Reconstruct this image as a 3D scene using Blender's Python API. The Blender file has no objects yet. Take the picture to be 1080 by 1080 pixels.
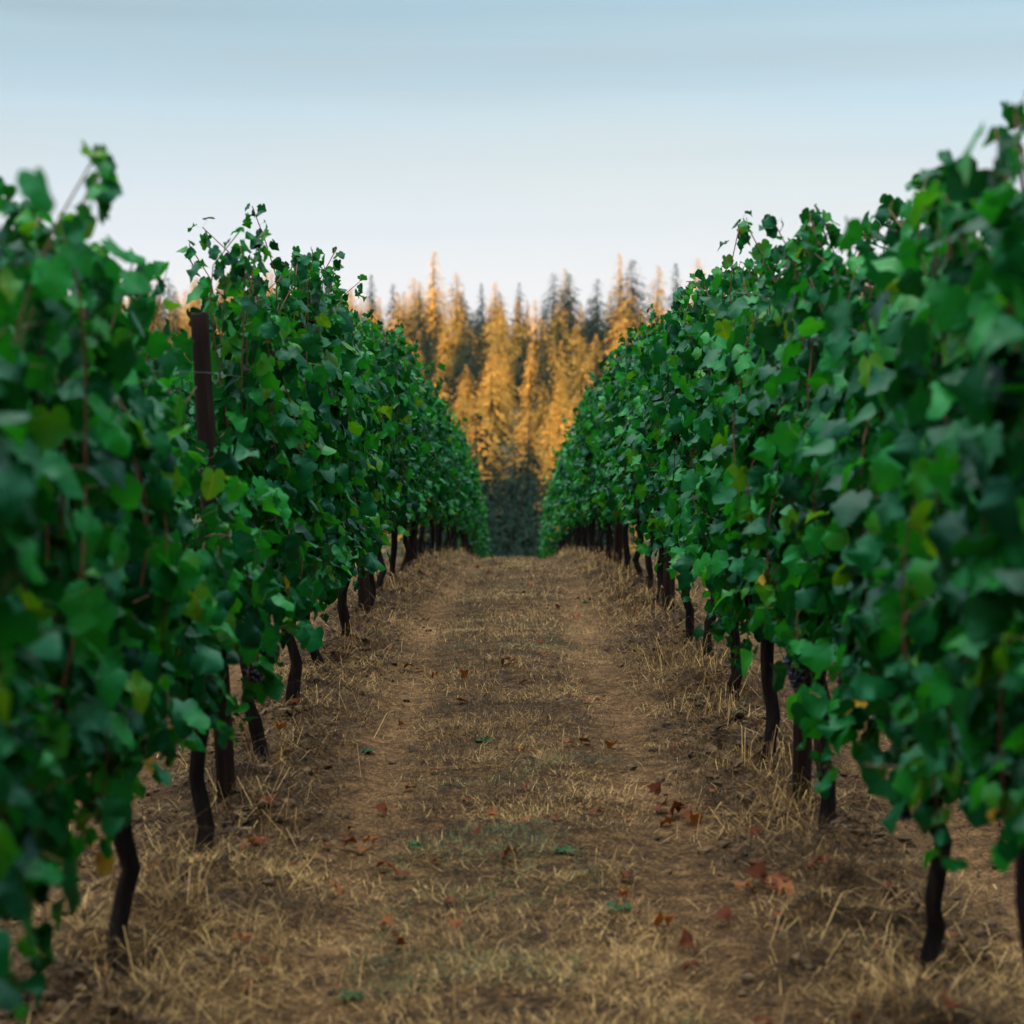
import bpy, bmesh, math
import numpy as np
from mathutils import Vector, Matrix

SC = bpy.context.scene
COL = SC.collection
R = math.radians

# ------------------------------------------------------------------ camera, sky, sun, exposure
EYE = 1.68
FPX = 2200.0                       # focal length in pixels of the 1080 px photograph
PITCH = math.atan((540 - 419) / FPX)
cam_data = bpy.data.cameras.new("camera")
cam = bpy.data.objects.new("camera", cam_data)
COL.objects.link(cam)
cam.location = (0, 0, EYE)
cam.rotation_euler = (math.pi / 2 - PITCH, 0, R(0.08))
cam_data.sensor_width = 36
cam_data.lens = 36 * FPX / 1080
cam_data.clip_start = 0.1
cam_data.clip_end = 8000
cam_data.dof.use_dof = True
cam_data.dof.focus_distance = 12.0
cam_data.dof.aperture_fstop = cam_data.lens / 23.0
SC.camera = cam

SUN_EL, SUN_AZ = R(3.7), R(243)     # azimuth clockwise from +Y (the way the track runs)
sun_vec = Vector((math.sin(SUN_AZ) * math.cos(SUN_EL), math.cos(SUN_AZ) * math.cos(SUN_EL), math.sin(SUN_EL)))

world = bpy.data.worlds.new("World")
SC.world = world
world.use_nodes = True
nt = world.node_tree
nt.nodes.clear()
wo = nt.nodes.new("ShaderNodeOutputWorld")
bg = nt.nodes.new("ShaderNodeBackground")
sky = nt.nodes.new("ShaderNodeTexSky")
sky.sky_type = 'NISHITA'
sky.sun_disc = False
sky.sun_elevation = SUN_EL
sky.sun_rotation = SUN_AZ
sky.air_density = 1.0
sky.dust_density = 1.0
sky.ozone_density = 1.0
bg.inputs["Strength"].default_value = 0.125
# thin high cloud: long soft bands laid over the clear sky
tc = nt.nodes.new("ShaderNodeTexCoord")
mp = nt.nodes.new("ShaderNodeMapping")
mp.inputs["Scale"].default_value = (1.6, 1.6, 15.0)
mp.inputs["Rotation"].default_value = (R(1.5), R(2), 0)
nz = nt.nodes.new("ShaderNodeTexNoise")
nz.inputs["Scale"].default_value = 1.3
nz.inputs["Detail"].default_value = 3.0
nz.inputs["Roughness"].default_value = 0.45
nz.inputs["Distortion"].default_value = 0.3
cr = nt.nodes.new("ShaderNodeMapRange")
cr.inputs["From Min"].default_value = 0.34
cr.inputs["From Max"].default_value = 0.68
cr.inputs["To Min"].default_value = 0.45
cr.inputs["To Max"].default_value = 0.85
mixw = nt.nodes.new("ShaderNodeMix")
mixw.data_type = 'RGBA'
# the cloud veil is made brightest overhead, out of view, to light the rows
dt = nt.nodes.new("ShaderNodeVectorMath"); dt.operation = 'DOT_PRODUCT'
dt.inputs[1].default_value = (sun_vec.x * .18, sun_vec.y * .18, 0.98)
nt.links.new(tc.outputs["Generated"], dt.inputs[0])
vr = nt.nodes.new("ShaderNodeValToRGB")
vr.color_ramp.interpolation = 'EASE'
ve = vr.color_ramp.elements
ve[0].position, ve[0].color = 0.36, (0.048, 0.081, 0.103, 1)
ve[1].position, ve[1].color = 1.0, (0.95, 1.0, 0.98, 1)
vs = nt.nodes.new("ShaderNodeVectorMath"); vs.operation = 'SCALE'; vs.inputs["Scale"].default_value = 25.0
nt.links.new(dt.outputs["Value"], vr.inputs["Fac"])
nt.links.new(vr.outputs["Color"], vs.inputs[0])
nt.links.new(vs.outputs["Vector"], mixw.inputs["B"])
nt.links.new(tc.outputs["Generated"], mp.inputs["Vector"])
nt.links.new(mp.outputs["Vector"], nz.inputs["Vector"])
nt.links.new(nz.outputs["Fac"], cr.inputs["Value"])
nt.links.new(cr.outputs["Result"], mixw.inputs["Factor"])
sk = nt.nodes.new("ShaderNodeVectorMath"); sk.operation = 'MULTIPLY'
sk.inputs[1].default_value = (0.98, 0.87, 1.0)
nt.links.new(sky.outputs["Color"], sk.inputs[0])
nt.links.new(sk.outputs["Vector"], mixw.inputs["A"])
# pale glow of the thick air low down
sx = nt.nodes.new("ShaderNodeSeparateXYZ")
nt.links.new(tc.outputs["Generated"], sx.inputs[0])
hr = nt.nodes.new("ShaderNodeMapRange"); hr.interpolation_type = 'SMOOTHSTEP'
hr.inputs["From Min"].default_value = 0.01; hr.inputs["From Max"].default_value = 0.20
hr.inputs["To Min"].default_value = 0.92; hr.inputs["To Max"].default_value = 0.0
nt.links.new(sx.outputs["Z"], hr.inputs["Value"])
mixh = nt.nodes.new("ShaderNodeMix"); mixh.data_type = 'RGBA'
mixh.inputs["B"].default_value = (3.02, 2.96, 3.02, 1)
nt.links.new(hr.outputs["Result"], mixh.inputs["Factor"])
mp2 = nt.nodes.new("ShaderNodeMapping"); mp2.inputs["Scale"].default_value = (1.2, 1.2, 26.0)
mp2.inputs["Rotation"].default_value = (R(2), R(-3), R(20))
n2 = nt.nodes.new("ShaderNodeTexNoise"); n2.inputs["Scale"].default_value = 1.5; n2.inputs["Detail"].default_value = 5; n2.inputs["Roughness"].default_value = 0.5
n2.inputs["Distortion"].default_value = 0.6
r2 = nt.nodes.new("ShaderNodeMapRange"); r2.inputs["From Min"].default_value = 0.3; r2.inputs["From Max"].default_value = 0.7
r2.inputs["To Min"].default_value = 0.97; r2.inputs["To Max"].default_value = 1.09
vm = nt.nodes.new("ShaderNodeVectorMath"); vm.operation = 'SCALE'
nt.links.new(tc.outputs["Generated"], mp2.inputs["Vector"]); nt.links.new(mp2.outputs["Vector"], n2.inputs["Vector"])
nt.links.new(n2.outputs["Fac"], r2.inputs["Value"]); nt.links.new(r2.outputs["Result"], vm.inputs["Scale"])
nt.links.new(mixw.outputs["Result"], vm.inputs[0])
nt.links.new(vm.outputs["Vector"], mixh.inputs["A"])
nt.links.new(mixh.outputs["Result"], bg.inputs["Color"])
nt.links.new(bg.outputs["Background"], wo.inputs["Surface"])

sun_data = bpy.data.lights.new("sun", 'SUN')
sun = bpy.data.objects.new("sun", sun_data)
COL.objects.link(sun)
sun_data.energy = 5.0
sun_data.angle = R(0.5)
sun_data.color = (1.0, 0.62, 0.34)
sun.rotation_euler = sun_vec.to_track_quat('Z', 'Y').to_euler()
sun.location = sun_vec * 60

SC.view_settings.view_transform = 'Standard'
SC.view_settings.look = 'None'
SC.view_settings.gamma = 1.0
SC.view_settings.exposure = 1.36
SC.render.engine = 'CYCLES'
SC.cycles.use_denoising = True
SC.cycles.max_bounces = 8
SC.cycles.transparent_max_bounces = 8

# ------------------------------------------------------------------ helpers
rng = np.random.default_rng(11)


def np_mesh(name, verts, polys, mats, attrs=None, midx=None, smooth=True):
    """polys: list of integer arrays, each (n, k) with k corners."""
    me = bpy.data.meshes.new(name)
    verts = np.asarray(verts, dtype=np.float32)
    me.vertices.add(len(verts))
    me.vertices.foreach_set("co", verts.ravel())
    polys = [np.asarray(p, dtype=np.int32) for p in polys if len(p)]
    loops = np.concatenate([p.ravel() for p in polys])
    tot = np.concatenate([np.full(len(p), p.shape[1], dtype=np.int32) for p in polys])
    start = np.concatenate([[0], np.cumsum(tot)[:-1]]).astype(np.int32)
    me.loops.add(len(loops))
    me.loops.foreach_set("vertex_index", loops)
    me.polygons.add(len(tot))
    me.polygons.foreach_set("loop_start", start)
    me.polygons.foreach_set("loop_total", tot)
    me.polygons.foreach_set("use_smooth", np.full(len(tot), smooth))
    if midx is not None:
        me.polygons.foreach_set("material_index", np.asarray(midx, dtype=np.int32))
    for m in mats:
        me.materials.append(m)
    for k, v in (attrs or {}).items():
        a = me.attributes.new(k, 'FLOAT', 'POINT')
        a.data.foreach_set("value", np.asarray(v, dtype=np.float32))
    me.update()
    me.validate()
    return me


def link(name, me, parent=None, loc=None):
    o = bpy.data.objects.new(name, me)
    COL.objects.link(o)
    if parent is not None:
        o.parent = parent
    if loc is not None:
        o.location = loc
    return o


def tag(o, label=None, cat=None, group=None, kind=None):
    for k, v in (("label", label), ("category", cat), ("group", group), ("kind", kind)):
        if v:
            o[k] = v
    return o


def empty(name, loc, rz=0.0):
    o = bpy.data.objects.new(name, None)
    COL.objects.link(o)
    o.location = loc
    o.rotation_euler = (0, 0, rz)
    o.empty_display_size = 0.2
    return o


class Noise2:
    """Smooth value noise on a wrapped lattice."""
    def __init__(self, seed):
        self.t = np.random.default_rng(seed).random((256, 256))

    def __call__(self, x, y):
        x = np.asarray(x, float); y = np.asarray(y, float)
        xi = np.floor(x).astype(int); yi = np.floor(y).astype(int)
        fx = x - xi; fy = y - yi
        fx = fx * fx * (3 - 2 * fx); fy = fy * fy * (3 - 2 * fy)
        t = self.t
        a = t[xi & 255, yi & 255]; b = t[(xi + 1) & 255, yi & 255]
        c = t[xi & 255, (yi + 1) & 255]; d = t[(xi + 1) & 255, (yi + 1) & 255]
        return (a * (1 - fx) + b * fx) * (1 - fy) + (c * (1 - fx) + d * fx) * fy - 0.5


N1, N2, N3, N4 = Noise2(1), Noise2(2), Noise2(3), Noise2(4)


class Tubes:
    """Collects tapered tubes along polylines."""
    def __init__(self):
        self.v = []; self.f = []; self.n = 0

    def add(self, pts, rad, sides=6, rough=0.0, rg=None):
        pts = np.asarray(pts, float)
        k = len(pts)
        rad = np.broadcast_to(np.asarray(rad, float), (k,))
        tang = np.gradient(pts, axis=0)
        tang /= np.linalg.norm(tang, axis=1, keepdims=True) + 1e-9
        ref = np.array([0.0, 1.0, 0.0]) if abs(tang[0][1]) < 0.8 else np.array([1.0, 0, 0])
        u = np.cross(tang, ref); u /= np.linalg.norm(u, axis=1, keepdims=True) + 1e-9
        w = np.cross(tang, u)
        an = np.arange(sides) / sides * 2 * math.pi
        ca, sa = np.cos(an), np.sin(an)
        rr = rad[:, None] * np.ones((1, sides))
        if rough and rg is not None:
            rr = rr * (1 + rough * (rg.random((k, sides)) - 0.5) * 2)
        ring = pts[:, None, :] + rr[..., None] * (ca[None, :, None] * u[:, None, :] + sa[None, :, None] * w[:, None, :])
        self.v.append(ring.reshape(-1, 3))
        i = np.arange(k - 1)[:, None] * sides
        j = np.arange(sides)[None, :]
        j2 = (j + 1) % sides
        q = np.stack([i + j, i + j2, i + sides + j2, i + sides + j], axis=-1).reshape(-1, 4) + self.n
        self.f.append(q)
        base = self.n
        self.n += k * sides
        # end caps as fans
        for e, flip in ((0, True), (k - 1, False)):
            self.v.append(pts[e][None, :])
            jj = np.arange(sides)
            a = base + e * sides + jj
            b = base + e * sides + (jj + 1) % sides
            c = np.full(sides, self.n)
            self.f.append(np.stack([b, a, c, c] if flip else [a, b, c, c], axis=-1))
            self.n += 1

    def out(self):
        f = np.concatenate(self.f)
        tri = f[f[:, 2] == f[:, 3]][:, :3]
        quad = f[f[:, 2] != f[:, 3]]
        return np.concatenate(self.v), quad, tri


# ------------------------------------------------------------------ materials
def mat(name):
    m = bpy.data.materials.new(name)
    m.use_nodes = True
    t = m.node_tree
    b = t.nodes["Principled BSDF"]
    return m, t, b


def ramp(t, stops):
    r = t.nodes.new("ShaderNodeValToRGB")
    e = r.color_ramp.elements
    e[0].position, e[0].color = stops[0][0], (*stops[0][1], 1)
    e[1].position, e[1].color = stops[-1][0], (*stops[-1][1], 1)
    for p, c in stops[1:-1]:
        x = e.new(p); x.color = (*c, 1)
    return r


def leaf_material(name, stops, trans, rough=0.4, back=(0.07, 0.13, 0.07), sheen=(1, 1, 1)):
    m, t, b = mat(name)
    at = t.nodes.new("ShaderNodeAttribute"); at.attribute_name = "tint"
    r = ramp(t, stops)
    t.links.new(at.outputs["Fac"], r.inputs["Fac"])
    geo = t.nodes.new("ShaderNodeNewGeometry")
    mx = t.nodes.new("ShaderNodeMix"); mx.data_type = 'RGBA'
    sc = t.nodes.new("ShaderNodeMath"); sc.operation = 'MULTIPLY'; sc.inputs[1].default_value = 0.45
    t.links.new(geo.outputs["Backfacing"], sc.inputs[0])
    t.links.new(sc.outputs[0], mx.inputs["Factor"])
    t.links.new(r.outputs["Color"], mx.inputs["A"])
    mx.inputs["B"].default_value = (*back, 1)
    t.links.new(mx.outputs["Result"], b.inputs["Base Color"])
    b.inputs["Roughness"].default_value = rough
    b.inputs["Specular IOR Level"].default_value = 0.30
    b.inputs["Specular Tint"].default_value = (*sheen, 1)
    # blade surface: slightly puckered between the veins
    tcn = t.nodes.new("ShaderNodeTexCoord")
    n = t.nodes.new("ShaderNodeTexNoise"); n.inputs["Scale"].default_value = 60; n.inputs["Detail"].default_value = 2
    bp = t.nodes.new("ShaderNodeBump"); bp.inputs["Strength"].default_value = 0.35; bp.inputs["Distance"].default_value = 0.006
    t.links.new(tcn.outputs["Object"], n.inputs["Vector"])
    t.links.new(n.outputs["Fac"], bp.inputs["Height"])
    t.links.new(bp.outputs["Normal"], b.inputs["Normal"])
    tr = t.nodes.new("ShaderNodeBsdfTranslucent")
    hs = t.nodes.new("ShaderNodeMix"); hs.data_type = 'RGBA'; hs.blend_type = 'MULTIPLY'
    hs.inputs["Factor"].default_value = 1.0
    hs.inputs["B"].default_value = (2.6, 2.1, 0.55, 1)
    t.links.new(r.outputs["Color"], hs.inputs["A"])
    t.links.new(hs.outputs["Result"], tr.inputs["Color"])
    ms = t.nodes.new("ShaderNodeMixShader"); ms.inputs["Fac"].default_value = trans
    out = t.nodes["Material Output"]
    t.links.new(b.outputs[0], ms.inputs[1]); t.links.new(tr.outputs[0], ms.inputs[2])
    t.links.new(ms.outputs[0], out.inputs["Surface"])
    return m


M_LEAF = leaf_material("vine_leaf", [
    (0.0, (0.001, 0.015, 0.005)), (0.40, (0.003, 0.064, 0.014)), (0.75, (0.010, 0.148, 0.013)),
    (0.93, (0.055, 0.150, 0.008)), (0.97, (0.30, 0.24, 0.02)), (1.0, (0.40, 0.24, 0.03))], 0.30, 0.36, (0.010, 0.078, 0.018), (0.25, 1.0, 0.68))
M_DRYLEAF = leaf_material("fallen_leaf", [
    (0.0, (0.04, 0.012, 0.007)), (0.5, (0.115, 0.032, 0.014)), (1.0, (0.21, 0.082, 0.034))], 0.1, 0.8, (0.20, 0.07, 0.03), (.3, .2, .15))
M_WEED = leaf_material("weed_leaf", [(0.0, (0.008, 0.034, 0.014)), (1.0, (0.022, 0.065, 0.022))], 0.2, 0.7, (0.02, 0.06, 0.02), (0.4, 0.9, 0.5))


def simple(name, stops, scale, rough=0.85, stretch=(1, 1, 1), bump=0.6, dist=0.01, spec=0.3):
    m, t, b = mat(name)
    tcn = t.nodes.new("ShaderNodeTexCoord")
    mpn = t.nodes.new("ShaderNodeMapping"); mpn.inputs["Scale"].default_value = stretch
    n = t.nodes.new("ShaderNodeTexNoise"); n.inputs["Scale"].default_value = scale
    n.inputs["Detail"].default_value = 6; n.inputs["Roughness"].default_value = 0.6
    r = ramp(t, stops)
    t.links.new(tcn.outputs["Object"], mpn.inputs["Vector"])
    t.links.new(mpn.outputs["Vector"], n.inputs["Vector"])
    t.links.new(n.outputs["Fac"], r.inputs["Fac"])
    t.links.new(r.outputs["Color"], b.inputs["Base Color"])
    bp = t.nodes.new("ShaderNodeBump"); bp.inputs["Strength"].default_value = bump; bp.inputs["Distance"].default_value = dist
    t.links.new(n.outputs["Fac"], bp.inputs["Height"])
    t.links.new(bp.outputs["Normal"], b.inputs["Normal"])
    b.inputs["Roughness"].default_value = rough
    b.inputs["Specular IOR Level"].default_value = spec
    return m


M_BARK = simple("vine_bark", [(0.3, (0.004, 0.003, 0.003)), (0.55, (0.012, 0.009, 0.008)), (0.75, (0.032, 0.024, 0.019))], 30, 0.9, (1, 1, 0.15), spec=.08)
M_CANE = simple("cane_bark", [(0.3, (0.05, 0.018, 0.010)), (0.7, (0.15, 0.06, 0.03))], 20, 0.6, (1, 1, 0.3))
M_POST = simple("weathered_post_wood", [(0.25, (0.003, 0.002, 0.0015)), (0.5, (0.010, 0.0055, 0.004)), (0.8, (0.038, 0.021, 0.015))], 25, 0.85, (1, 1, 0.06), spec=.1)
M_STEEL = simple("galvanised_wire", [(0.3, (0.10, 0.09, 0.085)), (0.7, (0.20, 0.19, 0.18))], 40, 0.4)
M_STEEL.node_tree.nodes["Principled BSDF"].inputs["Metallic"].default_value = 0.9
M_GRAPE = simple("grape_skin", [(0.3, (0.008, 0.008, 0.016)), (0.7, (0.030, 0.028, 0.050))], 25, 0.55, bump=0.0)
M_FIRBARK = simple("conifer_bark", [(0.3, (0.012, 0.009, 0.007)), (0.7, (0.040, 0.028, 0.020))], 2, 0.9)


def needle_material(name, stops, var=0.35):
    m, t, b = mat(name)
    at = t.nodes.new("ShaderNodeAttribute"); at.attribute_name = "tint"
    oi = t.nodes.new("ShaderNodeObjectInfo")
    ad = t.nodes.new("ShaderNodeMath"); ad.operation = 'MULTIPLY_ADD'
    ad.inputs[1].default_value = var
    t.links.new(oi.outputs["Random"], ad.inputs[0])
    t.links.new(at.outputs["Fac"], ad.inputs[2])
    r = ramp(t, stops)
    t.links.new(ad.outputs[0], r.inputs["Fac"])
    t.links.new(r.outputs["Color"], b.inputs["Base Color"])
    b.inputs["Roughness"].default_value = 0.85
    b.inputs["Specular IOR Level"].default_value = 0.06
    return m


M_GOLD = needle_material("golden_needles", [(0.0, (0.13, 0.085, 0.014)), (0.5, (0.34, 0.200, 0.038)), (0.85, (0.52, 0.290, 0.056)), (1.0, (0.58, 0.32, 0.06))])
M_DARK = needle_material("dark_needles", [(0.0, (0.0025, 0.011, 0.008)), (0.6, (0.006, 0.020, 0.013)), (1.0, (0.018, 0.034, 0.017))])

# grass
m, t, b = mat("dry_grass")
at = t.nodes.new("ShaderNodeAttribute"); at.attribute_name = "tint"
r = ramp(t, [(0.0, (0.012, 0.006, 0.002)), (0.3, (0.055, 0.027, 0.008)), (0.62, (0.19, 0.100, 0.030)), (0.9, (0.64, 0.41, 0.16)),
             (0.93, (0.10, 0.13, 0.04)), (1.0, (0.035, 0.09, 0.03))])
t.links.new(at.outputs["Fac"], r.inputs["Fac"])
t.links.new(r.outputs["Color"], b.inputs["Base Color"])
b.inputs["Roughness"].default_value = 0.7
b.inputs["Specular IOR Level"].default_value = 0.25
M_GRASS = m

# ground
m, t, b = mat("soil_and_straw")
geo = t.nodes.new("ShaderNodeNewGeometry")
def gnoise(scale, detail=6, rough=0.6, stretch=None):
    n = t.nodes.new("ShaderNodeTexNoise")
    n.inputs["Scale"].default_value = scale; n.inputs["Detail"].default_value = detail; n.inputs["Roughness"].default_value = rough
    if stretch:
        mp_ = t.nodes.new("ShaderNodeMapping"); mp_.inputs["Scale"].default_value = stretch
        t.links.new(geo.outputs["Position"], mp_.inputs["Vector"]); t.links.new(mp_.outputs["Vector"], n.inputs["Vector"])
    else:
        t.links.new(geo.outputs["Position"], n.inputs["Vector"])
    return n
nA = gnoise(9, 8, 0.7)
nB = gnoise(60, 5, 0.7, (1.0, 0.7, 1))
nC = gnoise(1.6, 4, 0.6)
rs = ramp(t, [(0.41, (0.007, 0.004, 0.002)), (0.5, (0.040, 0.020, 0.007)), (0.61, (0.17, 0.092, 0.032))])    # straw litter
rt = ramp(t, [(0.39, (0.034, 0.017, 0.007)), (0.5, (0.125, 0.066, 0.027)), (0.63, (0.30, 0.172, 0.078))])       # bare packed soil
rd = ramp(t, [(0.40, (0.006, 0.004, 0.002)), (0.5, (0.028, 0.015, 0.007)), (0.63, (0.11, 0.064, 0.027))])      # turned dark soil
rf = ramp(t, [(0.3, (0.02, 0.022, 0.012)), (0.7, (0.05, 0.05, 0.025))])                                     # woodland floor
mixn = t.nodes.new("ShaderNodeMath"); mixn.operation = 'MULTIPLY_ADD'; mixn.inputs[1].default_value = 0.55
sub = t.nodes.new("ShaderNodeMath"); sub.operation = 'MULTIPLY'; sub.inputs[1].default_value = 0.45
t.links.new(nB.outputs["Fac"], mixn.inputs[0]); t.links.new(nA.outputs["Fac"], sub.inputs[0]); t.links.new(sub.outputs[0], mixn.inputs[2])
for rr_ in (rs, rt, rd):
    t.links.new(mixn.outputs[0], rr_.inputs["Fac"])
t.links.new(nC.outputs["Fac"], rf.inputs["Fac"])
def attr(n):
    a = t.nodes.new("ShaderNodeAttribute"); a.attribute_name = n; return a
def mixc(f, a, bb):
    x = t.nodes.new("ShaderNodeMix"); x.data_type = 'RGBA'
    t.links.new(f, x.inputs["Factor"]); t.links.new(a, x.inputs["A"]); t.links.new(bb, x.inputs["B"]); return x.outputs["Result"]
c = mixc(attr("rut").outputs["Fac"], rs.outputs["Color"], rt.outputs["Color"])
c = mixc(attr("berm").outputs["Fac"], c, rd.outputs["Color"])
c = mixc(attr("wood").outputs["Fac"], c, rf.outputs["Color"])
t.links.new(c, b.inputs["Base Color"])
bp = t.nodes.new("ShaderNodeBump"); bp.inputs["Strength"].default_value = 0.9; bp.inputs["Distance"].default_value = 0.03
t.links.new(mixn.outputs[0], bp.inputs["Height"]); t.links.new(bp.outputs["Normal"], b.inputs["Normal"])
b.inputs["Roughness"].default_value = 0.95
b.inputs["Specular IOR Level"].default_value = 0.15
M_GROUND = m

# ------------------------------------------------------------------ terrain
PY = np.array([-3000, -400, -300, -220, -160, -120, -80, -50, -25, -8, 0, 10, 16, 22, 28, 36, 45, 58, 75, 95, 120, 150, 185, 205, 240, 300, 360, 385, 420, 500, 700, 3500], float)
PZ = np.array([24, 47, 53.5, 54, 52, 43, 29, 15, 4.5, .5, 0, 0, 0, -.2, -.55, -1.1, -1.85, -3.3, -5.6, -8.6, -13, -18, -22, -22.5, -17, -4.5, 7, 10.5, 12, 4, -22, -30], float)
_yy = np.concatenate([np.arange(-3000, -410, 20), np.arange(-410, 720, 0.5), np.arange(720, 3501, 20)])
_zz = np.interp(_yy, PY, PZ)
for _ in range(2):
    k = np.exp(-0.5 * (np.arange(-8, 9) / 4.0) ** 2); k /= k.sum()
    core = np.convolve(np.pad(_zz, 8, mode='edge'), k, mode='valid')
    wgt = np.clip((np.abs(_yy) - 4) / 10, 0, 1)
    _zz = _zz * (1 - wgt) + core * wgt
ROWX = [-5.75, -3.45, -1.15, 1.15, 3.45, 5.75]


def berm_w(x, y):
    w = np.zeros_like(np.asarray(x, float))
    for xr in ROWX:
        w = np.maximum(w, np.exp(-((x - xr) / 0.30) ** 2))
    return w * np.clip((110 - y) / 10, 0, 1) * np.clip((y + 12) / 6, 0, 1)


def rut_w(x, y):
    w = np.zeros_like(np.asarray(x, float))
    for xc in (-4.6, -2.3, 0.0, 2.3, 4.6):
        for s in (-0.60, 0.57):
            w = np.maximum(w, np.exp(-((x - xc - s - 0.05 * np.sin(y * 0.31 + xc)) / 0.19) ** 2))
    return w * np.clip((110 - y) / 10, 0, 1) * np.clip((y + 12) / 6, 0, 1)


def G(x, y):
    x = np.asarray(x, float); y = np.asarray(y, float)
    z = np.interp(y, _yy, _zz)
    near = np.clip((90 - y) / 30, 0, 1) * np.clip((y + 15) / 10, 0, 1)
    far = 1 - near
    z = z + far * (N1(x / 40, y / 40) * 5 + N2(x / 14, y / 14) * 1.2) * np.clip(np.abs(y) / 120, 0, 1)
    # the ridge behind runs unevenly, so the edge of its shade wanders
    z = z + np.clip((-y - 60) / 80, 0, 1) * (N3(x / 60, 3.3) * 9 + N4(x / 17, 8.1) * 5)
    bw = berm_w(x, y)
    clod = np.clip(N1(x / .16, y / .17) * 1.3 + N2(x / .07, y / .08) * .8, -.5, .8)
    z = z + near * (bw * (0.06 + 0.10 * clod + 0.08 * N3(x / .5, y / .6))
                    - 0.035 * rut_w(x, y)
                    + 0.035 * N2(x / .35, y / .35) + 0.03 * N3(x / 1.2, y / 1.2) + 0.012 * N4(x / .09, y / .09))
    return z


def axis(fine_lo, fine_hi, step, lo, hi, grow=1.22):
    a = list(np.arange(fine_lo, fine_hi, step))
    d = step
    p = fine_hi
    while p < hi:
        a.append(p); d = min(d * grow, 60); p += d
    a.append(hi)
    d = step; p = fine_lo
    while p > lo:
        d = min(d * grow, 60); p -= d; a.append(max(p, lo))
    return np.unique(np.round(a, 4))


gx = axis(-3.2, 3.2, 0.035, -2600, 2600)
gy = axis(3.5, 22, 0.045, -2600, 3300, 1.03)
X, Y = np.meshgrid(gx, gy)
Z = G(X, Y)
nx_, ny_ = len(gx), len(gy)
ii = (np.arange(ny_ - 1)[:, None] * nx_ + np.arange(nx_ - 1)[None, :])
q = np.stack([ii, ii + 1, ii + nx_ + 1, ii + nx_], -1).reshape(-1, 4)
wood_a = np.clip((Y - 105) / 25, 0, 1) + np.clip((-Y - 14) / 8, 0, 1)
me = np_mesh("ground", np.stack([X, Y, Z], -1).reshape(-1, 3), [q], [M_GROUND],
             {"rut": (rut_w(X, Y) * np.clip(0.75 + 1.2 * N3(X / .8, Y / 1.1), 0, 1)).ravel(),
              "berm": np.clip(berm_w(X, Y) * (0.75 + 1.0 * N2(X / .25, Y / .25)), 0, 1).ravel(),
              "wood": np.clip(wood_a, 0, 1).ravel()})
tag(link("ground", me), kind="structure")

# ------------------------------------------------------------------ grape leaf shape
HALF = [(.10, -.17), (.29, -.21), (.44, -.08), (.55, .10), (.47, .24), (.59, .44), (.50, .57), (.37, .66), (.25, .84)]


def leaf_template(cup, droop, wave, seed):
    rg = np.random.default_rng(seed)
    pts = [(0, 0), (0, .33), (0, .66), (0, 1.02)]
    for sgn in (1, -1):
        for (x, y) in HALF:
            pts.append((sgn * (x + rg.normal(0, .02)), y + rg.normal(0, .02)))
    p = np.array(pts)
    x, y = p[:, 0], p[:, 1]
    z = -cup * np.abs(x) ** 1.4 - droop * np.clip(y, 0, None) ** 2 + wave * np.sin(x * 7 + rg.random() * 6) * np.abs(x) + wave * .6 * np.sin(y * 8 + rg.random() * 6) * np.abs(x)
    tri, quad = [], []
    for s in (0, 1):
        o = 4 + s * len(HALF)
        f = [(0, o, o + 1), (0, o + 1, o + 2), (0, o + 2, o + 3), (1, o + 4, o + 5), (1, o + 5, o + 6), (1, o + 6, o + 7)]
        f4 = [(0, o + 3, o + 4, 1), (1, o + 7, 2, 2), (2, o + 7, o + 8, 3)]
        for a in f + [(1, o + 7, 2)]:
            tri.append(a if s == 0 else a[::-1])
        for a in (f4[0], f4[2]):
            quad.append(a if s == 0 else a[::-1])
    return np.column_stack([x, y, z]), np.array(tri), np.array(quad)


TEMPL = [leaf_template(.50, .28, .20, 1), leaf_template(.85, .10, .26, 2), leaf_template(.28, .45, .30, 3), leaf_template(-.35, .30, .24, 4)]
DRYT = [leaf_template(1.1, -.5, .5, 5), leaf_template(.7, .7, .7, 6), leaf_template(-1.2, .4, .6, 7)]
_lv = np.array([(0, 0, 0), (.45, -.12, -.1), (.56, .42, -.15), (0, 1, -.2), (-.56, .42, -.15), (-.45, -.12, -.1), (0, .45, 0)])
LOWT = (_lv, np.array([(0, 1, 6), (6, 1, 2), (0, 6, 5), (6, 4, 5), (6, 2, 3), (6, 3, 4)]), np.zeros((0, 4), int))


def norm(a):
    return a / (np.linalg.norm(a, axis=-1, keepdims=True) + 1e-9)


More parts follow.
